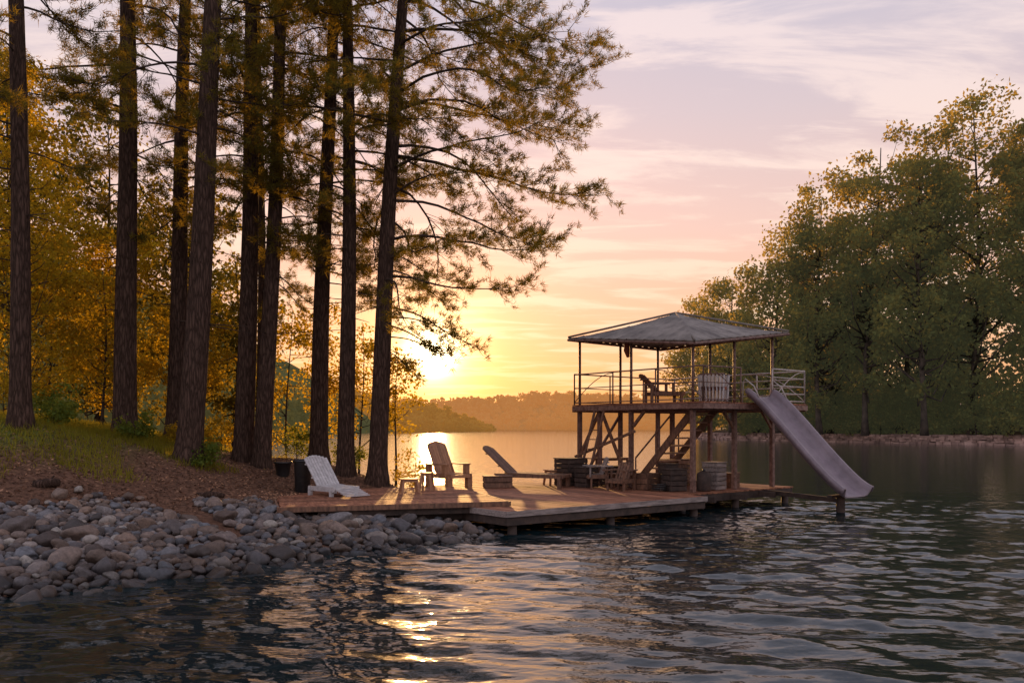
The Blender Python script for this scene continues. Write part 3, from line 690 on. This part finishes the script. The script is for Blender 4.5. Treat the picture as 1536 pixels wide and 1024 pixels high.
PA=math.atan2(.292,.956); ZP=.64
plat=empty('dock_platform',(-4.4,18.9,0),PA,label='raised plank platform joining the bank to the dock',category='dock')
mb=MB(); boards(mb,-.7,4.5,0,5.2,ZP,.15,'u')
mb.make('deck_board',M_deck,plat)
mb=MB(); mb.box((1.9,-.024,ZP-.06),(5.26,.042,.11)); mb.box((4.554,2.6,ZP-.06),(.042,5.2,.11)); mb.box((-.754,2.6,ZP-.06),(.042,5.2,.11)); mb.make('fascia',M_wood,plat)
mb=MB(); mb.box((2.2,.12,ZP-.19),(4.2,.1,.14)); mb.box((2.6,.5,ZP-.36),(3.6,.1,.16)); mb.box((.5,.3,ZP-.38),(.2,.2,.5))
for u in (-.4,2.2,4.2): mb.box((u,2.4,ZP-.15),(.1,4.6,.16))
mb.make('joist',M_dark,plat)
for u,v in [(.3,.4),(2.3,.4),(4.2,.4),(4.2,3)]: MB().tube([(u,v,-1.2),(u,v,ZP-.06)],.09,12).make('piling',M_dark,plat,smooth=True)

# ------------------------------------------------------------------ pavilion
ZU=3.12
pav=empty('two_storey_dock_pavilion',(NX,NY,0),TH,label='two storey timber swim pavilion with grey hipped canopy',category='pavilion')
mb=MB(); boards(mb,-.15,4.9,-.5,5.0,ZU,.14,'v'); mb.make('upper_deck',M_deck,pav)
mb=MB()
frame(mb,-.13,4.88,-.48,4.98,ZU-.045,.15)
for v in (0.1,2.5,4.8): mb.box((2.3,v,ZU-.14),(4.8,.09,.18))
for u in np.arange(.4,4.8,.6): mb.box((u,2.25,ZU-.13),(.05,5.3,.14))
mb.make('deck_beam',M_rust,pav)
pl=[(.05,.05),(1.95,.05),(3.85,.05),(.05,2.5),(.05,4.85),(1.95,4.85),(3.85,4.85),(3.85,2.5),(1.95,2.5),(.05,3.9)]
for u,v in pl:
    mb=MB(); mb.box((u,v,(ZD+ZU-.24)/2),(.12,.12,ZU-.24-ZD)); mb.make('post',M_rust,pav)
RU,RV=4.52,5.34
def roofz(u,v):
    near,rt,lf,far=4.82,5.38,5.34,5.26
    a=(u+.32)/RU; b=(v+.32)/RV
    a=min(max(a,0),1); b=min(max(b,0),1)
    e_=near*(1-a)*(1-b)+rt*a*(1-b)+lf*(1-a)*b+far*a*b
    t=max(abs(a-.5),abs(b-.5))*2
    return e_*t+ 6.06*(1-t), t
for u,v in [(.05,.05),(1.95,.05),(3.85,.05),(.05,2.5),(.05,4.85),(1.95,4.85),(3.85,4.85),(3.85,2.5)]:
    zt,_=roofz(u,v); MB().tube([(u,v,ZU),(u,v,zt-.05)],.045,10).make('post',M_rust,pav,smooth=True)
G=80; V=[]
for j in range(G+1):
    for i in range(G+1):
        a,b=i/G,j/G; u=-.32+RU*a; v=-.32+RV*b; z,t=roofz(u,v)
        c_=(a if abs(b-.5)>abs(a-.5) else b)
        z+=.028*(abs(((c_*14)%1.0)-.5)*2)**4 - .03*math.sin(math.pi*t)
        V.append((u,v,z))
roof=obj('roof',mesh_np('roof',np.array(V),gridfaces(G+1,G+1),M_canvas),pav)
md=roof.modifiers.new('th','SOLIDIFY'); md.thickness=.035
mb=MB()
cs4=[(-.32,-.32),(RU-.32,-.32),(RU-.32,RV-.32),(-.32,RV-.32)]
for i in range(4):
    a,b=cs4[i],cs4[(i+1)%4]
    pts=[(a[0]+(b[0]-a[0])*t,a[1]+(b[1]-a[1])*t) for t in np.linspace(0,1,9)]
    mb.tube([(p[0],p[1],roofz(*p)[0]-.07) for p in pts],.045,6)
    mb.tube([(a[0],a[1],roofz(*a)[0]-.08),(RU/2-.32,RV/2-.32,5.94)],.025,6)
mb.make('roof_frame',M_rust,pav)
for i in range(4):
    a=cs4[i]; MB().tube([(a[0],a[1],roofz(*a)[0]+.025),(RU/2-.32,RV/2-.32,6.08)],.035,6).make('ridge_cap',M_canvas,pav,smooth=True)
def rail(name,path,mat,post_d=1.0,h=1.02,xb=True,r=.024,mids=(.55,)):
    mb=MB()
    for a,b in zip(path[:-1],path[1:]):
        a=np.array(a);b=np.array(b);Ld=np.linalg.norm(b-a);n=max(1,round(Ld/post_d))
        for hh in (h,)+tuple(h*m_ for m_ in mids)+(h*.08,): mb.tube([(a[0],a[1],ZU+hh),(b[0],b[1],ZU+hh-.015)],r if hh==h else r*.7,6)
        for i in range(n+1):
            p=a+(b-a)*i/n; mb.tube([(p[0],p[1],ZU),(p[0],p[1],ZU+h)],r,6)
            if xb and i<n and (i%2==0 or xb==2):
                q=a+(b-a)*(i+1)/n
                if i%4<2:
                    pts=[(p[0]+(q[0]-p[0])*t,p[1]+(q[1]-p[1])*t,ZU+.08+(h-.12)*(math.sin(t*math.pi/2))) for t in np.linspace(0,1,8)]
                else:
                    pts=[(p[0]+(q[0]-p[0])*t,p[1]+(q[1]-p[1])*t,ZU+h-.04-(h-.12)*(1-math.cos(t*math.pi/2))) for t in np.linspace(0,1,8)]
                mb.tube(pts,r*.55,5)
    return mb.make(name,mat,pav,smooth=True)
rail('railing',[(1.6,-.45),(-.1,-.45),(-.1,4.95)],M_rust,1.7,xb=1)
rail('railing',[(-.1,4.95),(4.85,4.95)],M_rust,1.6,xb=False)
r_=rail('railing',[(3.15,-.45),(4.85,-.45),(4.85,4.95)],M_pale,1.7,1.05,1,.028,(.30,.52,.76)); r_['label']='pale painted metal railing beside the slide'
mb=MB(); n=11
for i in range(n):
    t=(i+.5)/n; mb.box((1.15,2.75-2.35*t,ZD+(ZU-ZD)*t),(.95,.27,.05))
mb.make('stair_tread',M_tread,pav)
mb=MB()
for u in (.64,1.66): mb.beam((u,2.9,ZD+.02),(u,.42,ZU-.1),.05,.22)
mb.make('stair_stringer',M_wood,pav)
mb=MB()
for u in (.62,1.68):
    mb.tube([(u,2.85,ZD+.9),(u,1.1,ZU-.1)],.028,6)
    for v in (2.85,2.0): mb.tube([(u,v,ZD+(2.85-v)*1.05),(u,v,ZD+.9+(2.85-v)*1.0)],.025,6)
mb.make('stair_handrail',M_rust,pav)
for a,b,w_,h_ in [((.05,4.8,1.5),(.05,3.9,ZU-.2),.07,.09),((.05,2.6,ZD+.1),(.05,3.8,ZU-.25),.07,.09),((.05,2.4,ZU-.7),(.05,1.9,ZU-.2),.07,.09),((1.95,.05,ZU-.8),(1.4,.05,ZU-.22),.07,.07),((3.85,.05,ZU-.8),(3.3,.05,ZU-.22),.07,.07),((.05,4.85,ZD),(1.95,4.85,ZU-.3),.06,.08),((-.3,4.7,ZD+.9),(-.3,2.0,ZD+1.75),.05,.08)]:
    MB().beam(a,b,w_,h_).make('brace',M_wood,pav)
mb=MB()
for s_ in (0,.42): mb.beam((-.55,4.3-s_,ZD),(-.12,3.9-s_,ZU-.05),.045,.08)
for t in np.linspace(.1,.92,8): mb.beam((-.55+.43*t,4.3-.4*t,ZD+(ZU-ZD)*t),(-.55+.43*t,3.88-.4*t,ZD+(ZU-ZD)*t),.05,.03)
mb.make('ladder',M_wood,pav)

# ------------------------------------------------------------------ slide
sl=empty('water_slide',(NX,NY,0),TH,label='mauve grey water slide dropping from the upper deck',category='slide')
P0,P1,P2,P3=np.array([-.40,3.30]),np.array([-1.0,3.04]),np.array([-2.85,.74]),np.array([-3.58,.50])
ts=np.linspace(0,1,40); prof=[(1-t)**3*P0+3*(1-t)**2*t*P1+3*(1-t)*t*t*P2+t**3*P3 for t in ts]
u0,u1=1.85,3.12; um=(u0+u1)/2; hw=(u1-u0)/2
sec=[(-hw-.06,.12),(-hw-.05,.26),(-hw+.02,.26),(-hw+.05,.14),(-hw+.10,.02),(-hw+.25,-.01),(0,-.015),(hw-.25,-.01),(hw-.10,.02),(hw-.05,.14),(hw-.02,.26),(hw+.05,.26),(hw+.06,.12)]
V=[]
for k,(v,z) in enumerate(prof):
    a=prof[max(k-1,0)]; b=prof[min(k+1,39)]; t=(b-a)/np.linalg.norm(b-a); nn=np.array([-t[1],t[0]]); nn=nn if nn[1]>0 else -nn
    for du,dh in sec:
        fl=1+.08*max(0,(ts[k]-.85)/.15)
        V.append((um+du*fl,v+nn[0]*dh,z+nn[1]*dh))
ch=obj('chute',mesh_np('chute',np.array(V),gridfaces(len(sec),40),M_slide,True),sl)
md=ch.modifiers.new('th','SOLIDIFY'); md.thickness=.04; md.offset=0
MB().tube([(um+.05,-3.12,-1.5),(um+.05,-3.08,.52)],.12,12).make('support_leg',M_dark,sl)
MB().box((um,-3.08,.50),(.95,.16,.07)).make('support_bracket',M_dark,sl)
MB().beam((u1-.1,-.25,ZD-.1),(um+.05,-3.05,.36),.09,.13).make('support_beam',M_dark,sl)
for u in (u0-.04,u1+.04):
    MB().tube([(u,-.35,ZU),(u,-.38,ZU+.6),(u,-.45,ZU+.70),(u,-.75,ZU+.48),(u,-.95,ZU+.12)],.020,8).make('handrail',M_pale,sl,smooth=True)

# ------------------------------------------------------------------ furniture
def lounger(name,loc,rz,label,cat,wd,sh,sl_,bl,ba,mat,mframe,arms=True,foot=0,sc=1,slat=.09,th=.03,lw=.075):
    e=empty(name,loc,rz,label=label,category=cat); e.scale=(sc,sc,sc)
    mb=MB(); n=int(sl_/slat)
    for i in range(n):
        x=(i+.5)*slat; mb.box((x,0,sh+.05*math.cos(x/sl_*3)*.5),(slat*.86,wd,th))
    mb.make('seat',mat,e)
    mb=MB(); n=int(wd/slat); ca,sa=math.cos(ba),math.sin(ba)
    for i in range(n):
        y=-wd/2+(i+.5)*wd/n; ext=bl*(1-.12*abs(y/(wd/2))**2)
        mb.beam((0,y,sh+.03),(-ext*ca,y,sh+.03+ext*sa),slat*.86,th)
    for t in (.3,.75): mb.beam((-bl*t*ca-.03*sa,-wd/2,sh+bl*t*sa),(-bl*t*ca-.03*sa,wd/2,sh+bl*t*sa),.06,.04)
    mb.make('backrest',mat,e)
    mb=MB()
    for y in (-wd/2-.02,wd/2+.02): mb.beam((-.35*bl*ca-.1,y,sh-.04),(sl_,y,sh-.04),.045,.12)
    mb.beam((sl_-.05,-wd/2-.02,sh-.06),(sl_-.05,wd/2+.02,sh-.06),.05,.06).beam((-.1,-wd/2-.02,sh-.06),(-.1,wd/2+.02,sh-.06),.05,.06)
    mb.make('frame',mframe,e)
    for x in (-.25,sl_-.12):
        for y in (-wd/2-.02,wd/2+.02): MB().beam((x,y,0),(x,y,(sh+.26) if (arms and x<.1) else (sh-.06)),lw,lw*1.3).make('leg',mframe,e)
    if arms:
        for y in (-wd/2-.05,wd/2+.05):
            mb=MB(); mb.box((.12,y,sh+.28),(.80,.15,.035)); mb.beam((.42,y,sh-.05),(.42,y,sh+.26),lw,lw); mb.make('armrest',mat,e)
    if foot:
        mb=MB()
        for i in range(6): mb.beam((sl_+i*.09,-wd/2,sh-.03-i*.03),(sl_+i*.09,wd/2,sh-.03-i*.03),.08,.025)
        mb.make('footrest',mat,e)
    return e
lounger('lounge_chair',(-4.78,22.2,ZP),R(-42),'weathered white low lounge chair on the plank platform','chair',.72,.22,.78,.98,R(50),M_white,M_white,arms=False,foot=1,sc=1.0)
lounger('adirondack_chair',(-2.05,26.2,ZD),R(-42),'brown wooden adirondack chair catching the low sun','chair',.72,.40,.66,.98,R(64),M_tan,M_tan,arms=True,sc=1.10,lw=.13,th=.04)
lounger('chaise_lounge',(.0,27.1,ZD),R(-22),'long slatted wooden chaise with raised back','chair',.80,.40,1.85,1.25,R(42),M_wood,M_wood,arms=False,foot=0,sc=1.0,lw=.11,th=.04)
def crate(name,loc,rz,d,mat,label,cat,lid=False):
    e=empty(name,loc,rz,label=label,category=cat); a,b,h=d; mb=MB(); n=max(2,int(h/.13))
    for i in range(n):
        z=(i+.5)*h/n; hh=h/n*.84
        mb.box((0,-b/2,z),(a,.025,hh)); mb.box((0,b/2,z),(a,.025,hh)); mb.box((-a/2,0,z),(.025,b-.03,hh)); mb.box((a/2,0,z),(.025,b-.03,hh))
    for x in (-a/2+.03,a/2-.03):
        for y in (-b/2+.03,b/2-.03): mb.box((x,y,h/2),(.045,.045,h+.002))
    mb.make('crate_side',mat,e)
    mb=MB(); mb.box((0,0,.02),(a-.06,b-.06,.03)); mb.make('crate_base',mat,e)
    if lid: MB().box((0,0,h+.018),(a+.06,b+.06,.03)).make('lid',mat,e)
def table(name,loc,rz,d,mat,label,cat='table'):
    e=empty(name,loc,rz,label=label,category=cat); a,b,h=d; mb=MB(); n=max(3,int(b/.1))
    for i in range(n): mb.box((0,-b/2+(i+.5)*b/n,h-.015),(a,b/n*.88,.03))
    mb.make('table_top',mat,e)
    MB().box((0,-b/2+.06,h-.06),(a-.1,.03,.06)).box((0,b/2-.06,h-.06),(a-.1,.03,.06)).make('apron',mat,e)
    for x in (-1,1):
        for y in (-1,1): MB().beam((x*(a/2-.02),y*(b/2-.02),0),(x*(a/2-.07),y*(b/2-.07),h-.03),.055,.055).make('leg',mat,e)
table('side_table',(-2.75,22.9,ZP),.3,(.5,.42,.38),M_tan,'small low slatted wooden table in the sun')
table('stool',(-2.35,23.6,ZP),-.2,(.38,.34,.5),M_tan,'small wooden stool beside a low table','stool')
table('side_table',(1.35,27.6,ZD),.5,(.55,.45,.5),M_tan,'small wooden table at the foot of the chaise')
crate('storage_box',(-.45,26.5,ZD),R(8),(.85,.5,.34),M_wood,'slatted wooden storage box in front of the chaise','box',True)
crate('storage_box',W(-.75,4.4,ZD),TH,(.8,.7,.85),M_dark,'dark slatted cabinet against the pavilion post','box',True)
crate('storage_box',W(-.9,3.5,ZD),TH+.1,(.55,.5,.6),M_dark,'dark slatted box beside the tall cabinet','box',True)
crate('crate',W(-.1,1.7,ZD),TH+.1,(.6,.5,.5),M_wood,'brown wooden crate at the foot of the stairs','crate')
crate('crate',W(.05,.75,ZD),TH-.3,(.55,.48,.62),M_dark,'dark wooden crate under the upper deck','crate',True)
crate('crate',W(.45,1.35,ZD),TH-.2,(.42,.42,.75),M_dark,'tall dark slatted crate beside the stairs','crate',True)
crate('crate',W(2.2,2.6,ZD),TH,(1.1,.6,.8),M_wood,'long brown chest under the upper deck','crate',True)
crate('crate',W(.35,3.5,ZD),TH-.15,(.8,.5,.6),M_dark,'low dark box behind the ladder','crate',True)
crate('crate',W(2.6,.8,ZD),TH+.2,(.6,.5,.42),M_wood,'brown crate beside the pale cabinet','crate',True)
crate('storage_box',W(1.45,.40,ZD),TH+.1,(.5,.5,.80),M_fascia,'weathered pale slatted cabinet under the upper deck','box',True)
table('workbench',W(1.0,4.3,ZD),TH,(1.2,.5,.85),M_wood,'brown timber bench under the upper deck')
table('bench',W(-.35,2.6,ZD),TH+R(80),(1.1,.35,.44),M_tread,'low worn timber bench beside the stairs','bench')
mb=MB()
for k in range(11):
    mb.box((rng.uniform(-.1,.1),(k%4-1.5)*.15+rng.uniform(-.02,.02),.03+.055*(k//4)),(rng.uniform(1.0,1.5),.13,.045),rng.normal()*.06)
e=empty('lumber_pile',W(3.1,1.9,ZD),TH,label='stacked loose boards stored under the upper deck',category='lumber'); mb.make('boards',M_tread,e)
e=empty('round_tank',W(.72,.2,ZD),0,label='short dark round tank under the stairs',category='tank')
MB().tube([(0,0,0),(0,0,.03),(0,0,.48),(0,0,.54),(0,0,.58)],[.19,.21,.21,.17,.07],18).make('tank_body',M_dark,e,smooth=True)
MB().tube([(0,0,.58),(0,0,.63)],.05,10).make('cap',M_black,e,smooth=True)
e=empty('coiled_hose',W(-.45,.9,ZD),0,label='coiled dark rubber hose on the deck boards',category='hose')
MB().tube([((.20+.012*math.sin(t*.7))*math.cos(t),(.20+.012*math.sin(t*.7))*math.sin(t),.02+.008*t) for t in np.linspace(0,25,110)],.018,6).make('hose',M_black,e,smooth=True)
lounger('folding_chair',W(-.75,3.0,ZD),TH+R(150),'weathered pale chair beside the ladder','chair',.5,.4,.5,.55,R(70),M_fascia,M_wood,arms=True,lw=.05)
lounger('folding_chair',W(-.95,1.9,ZD),TH+R(195),'low brown deck chair beside the crates','chair',.5,.32,.5,.55,R(60),M_wood,M_wood,arms=True,lw=.05)
lounger('lounge_chair',W(.55,1.9,ZU),TH+R(-30),'brown slatted lounge chair on the upper deck','chair',.6,.34,.8,.75,R(45),M_wood,M_wood,arms=True)
e=empty('tub_chair',W(1.30,.30,ZU),TH+R(20),label='round backed white slatted tub chair on the upper deck',category='chair'); e.scale=(1.12,1.12,1.12)
mb=MB()
for k in range(22):
    a=R(-150+300*k/21)+math.pi/2; mb.beam((.36*math.cos(a),.36*math.sin(a),.05),(.40*math.cos(a),.40*math.sin(a),.74),.10,.02)
mb.make('backrest',M_white,e)
for z,r in ((.75,.41),(.40,.39),(.08,.37)):
    MB().tube([(r*math.cos(R(-60+300*t/24)),r*math.sin(R(-60+300*t/24)),z) for t in range(25)],.022,6).make('hoop',M_rust,e)
MB().tube([(0,0,.34),(0,0,.42)],.34,20).make('seat',M_cloth,e)
e=empty('hanging_windsock',W(.6,3.2,5.15),0,label='faded red cloth hanging beneath the canopy',category='cloth')
MB().tube([(0,0,.35),(0,0,0)],.006,5).make('cord',M_black,e)
MB().tube([(0,0,0),(.02,0,-.1),(-.02,.02,-.3),(.03,0,-.52)],[.05,.11,.10,.05],10).make('cloth',M_cloth,e,smooth=True)
e=empty('trash_bin',(-5.62,22.9,ZP),.2,label='black cylindrical bin with rim and lid on the platform',category='bin')
MB().tube([(0,0,0),(0,0,.02),(0,0,.8),(0,0,.82)],[.19,.20,.225,.23],24).make('bin_body',M_black,e,smooth=True)
MB().tube([(0,0,.822),(0,0,.85),(0,0,.90)],[.25,.255,.19],24).make('lid',M_black,e,smooth=True)
MB().tube([(.23,-.06,.6),(.28,-.06,.6),(.28,.06,.6),(.23,.06,.6)],.012,6).make('handle',M_black,e)
e=empty('planter_pot',(-6.55,24.4,gz(-6.55,24.4)),0,label='dark empty planter pot at the foot of the pines',category='pot')
MB().tube([(0,0,-.1),(0,0,0),(0,0,.34),(0,0,.35),(0,0,.4)],[.15,.17,.23,.26,.26],20).make('pot_body',M_black,e,smooth=True)
MB().tube([(0,0,.36),(0,0,.403)],.23,18).make('soil',M_ground,e)
print('done')
